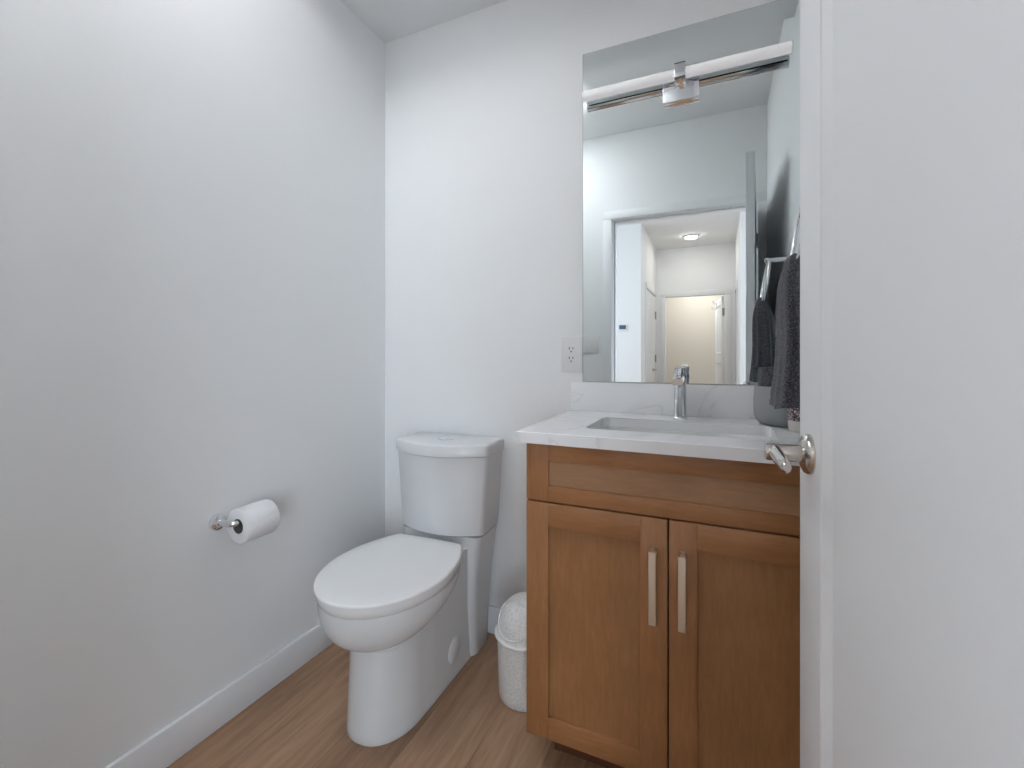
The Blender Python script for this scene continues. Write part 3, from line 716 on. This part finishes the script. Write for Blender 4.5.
# ---------------------------------------------------------------- towel ring, towel
rx_t, rx_b, ry, rzt, rzb = 0.182, 0.157, 1.17, 1.432, 1.268
t = thing('towel_ring', 'chrome towel ring on the right wall, its post seen in the mirror', 'towel ring', (XR, ry, 1.43))
bm = B(); lathe(bm, [(0.024, 0), (0.024, 0.004), (0.018, 0.010), (0.008, 0.013), (0.0075, 0.103), (0.009, 0.105), (0.009, 0.116), (0.006, 0.118)], (XR, ry, 1.434), (-1, 0, 0), 28); finish('post', bm, M['chrome'], t, auto=40)
bm = B(); R_ = (rzt-rzb)/2
tube(bm, [(rx_t+(rx_b-rx_t)*(0.5-0.5*cos(a)), ry+R_*sin(a), (rzt+rzb)/2+R_*cos(a)) for a in [2*pi*k/56 for k in range(56)]], 0.0052, 12, closed=True); finish('ring', bm, M['chrome'], t, auto=60)
def towel_loop(z, cxx, hx, hy, amp, ph, n=96):
    L = []
    for k in range(n):
        a = 2*pi*k/n
        f = 1+amp*(0.55*sin(5*a+ph)+0.45*sin(9*a+1.3*ph+1.0))
        c_, s_ = cos(a), sin(a)
        L.append((cxx+hx*f*math.copysign(abs(c_)**0.8, c_), ry+hy*f*math.copysign(abs(s_)**0.8, s_), z+0.004*sin(3*a+ph)*(1 if z < 1.0 else 0.3)))
    return L
bm = B(); L = []
tab = [(1.292, 0.156, 0.006, 0.018), (1.288, 0.156, 0.013, 0.028), (1.272, 0.157, 0.020, 0.036), (1.25, 0.158, 0.027, 0.042), (1.22, 0.160, 0.034, 0.048), (1.17, 0.162, 0.037, 0.055), (1.12, 0.164, 0.038, 0.060), (1.07, 0.164, 0.040, 0.064), (1.02, 0.163, 0.043, 0.068), (0.985, 0.162, 0.047, 0.071), (0.972, 0.162, 0.0465, 0.0705), (0.966, 0.162, 0.049, 0.073), (0.958, 0.162, 0.0485, 0.0725)]
for i, (z, cxx, hx, hy) in enumerate(tab): L.append(towel_loop(z, cxx, hx, hy, 0.04+0.07*min((1.292-z)/0.12, 1), 0.6+0.9*(1.29-z)))
# inward hem so the end reads as hanging cloth layers
L.append(towel_loop(0.960, 0.162, 0.043, 0.067, 0.15, 0.9)); L.append(towel_loop(0.975, 0.162, 0.036, 0.058, 0.15, 0.9))
loft(bm, L)
single('hand_towel', bm, M['terry'], 'charcoal grey hand towel gathered through the chrome towel ring', 'towel', (0.162, ry, 0.958), auto=60)

# ---------------------------------------------------------------- things on the counter
gx, gy = 0.168, 1.474
bm = B(); lathe(bm, [(0.046, 0), (0.056, 0.003), (0.066, 0.016), (0.071, 0.036), (0.0715, 0.070), (0.069, 0.108), (0.066, 0.109), (0.066, 0.070), (0.062, 0.02), (0.04, 0.010)], (gx, gy, CZ1), (0, 0, 1), 48)
single('round_pot', bm, M['pot'], 'matte grey round pot on the countertop under the towel', 'pot', (gx, gy, CZ1), auto=50)
def cloth_roll(name_, x, y, r, z0, z1, lean, label):
    bm = B(); L = []
    n = 60
    for z in [z0, z0+0.004] + [z0+(z1-z0)*u for u in (0.2, 0.4, 0.6, 0.8, 0.94, 1.0)]:
        u = (z-z0)/(z1-z0); rr = r*(1.0 if u < 0.9 else (0.97 if u < 0.97 else 0.86)); rr *= (0.9 if u < 0.01 else 1)
        L.append([(x+lean[0]*u+rr*(1+0.05*sin(4*a+3*u)+0.04*sin(7*a))*cos(a), y+lean[1]*u+rr*(1+0.05*sin(4*a+3*u))*sin(a), z+0.002*sin(5*a)) for a in [2*pi*k/n for k in range(n)]])
    loft(bm, L)
    # the spiral end of the roll
    sp = []
    for k in range(70):
        a = 0.35*k; q = r*(0.12+0.74*k/69); sp.append((x+lean[0]+q*cos(a), y+lean[1]+q*sin(a), z1+0.002))
    tube(bm, sp, 0.0028, 6)
    o = single(name_, bm, M['terry'], label, 'washcloth', (x, y, z0), auto=60); o['group'] = 'rolled washcloths in the grey pot'
    return o
cloth_roll('washcloth', gx-0.028, gy-0.010, 0.027, CZ1+0.026, 1.034, (-0.006, -0.006), 'dark grey rolled washcloth at the left of the grey pot')
cloth_roll('washcloth', gx+0.030, gy-0.006, 0.026, CZ1+0.026, 1.026, (0.003, -0.004), 'dark grey rolled washcloth at the right of the grey pot')
jx, jy = 0.203, 1.368
t = thing('candle_jar', 'small patterned cream candle jar on the countertop in front of the grey pot', 'candle', (jx, jy, CZ1))
bm = B(); lathe(bm, [(0.028, 0), (0.0325, 0.003), (0.034, 0.012), (0.034, 0.070), (0.032, 0.072), (0.031, 0.068)], (jx, jy, CZ1), (0, 0, 1), 40); finish('jar', bm, M['cream'], t, auto=45)
bm = B(); lathe(bm, [(0.0344, 0.028), (0.0347, 0.029), (0.0347, 0.062), (0.0344, 0.063)], (jx, jy, CZ1), (0, 0, 1), 40, False, False); finish('label_band', bm, M['label'], t, auto=45)
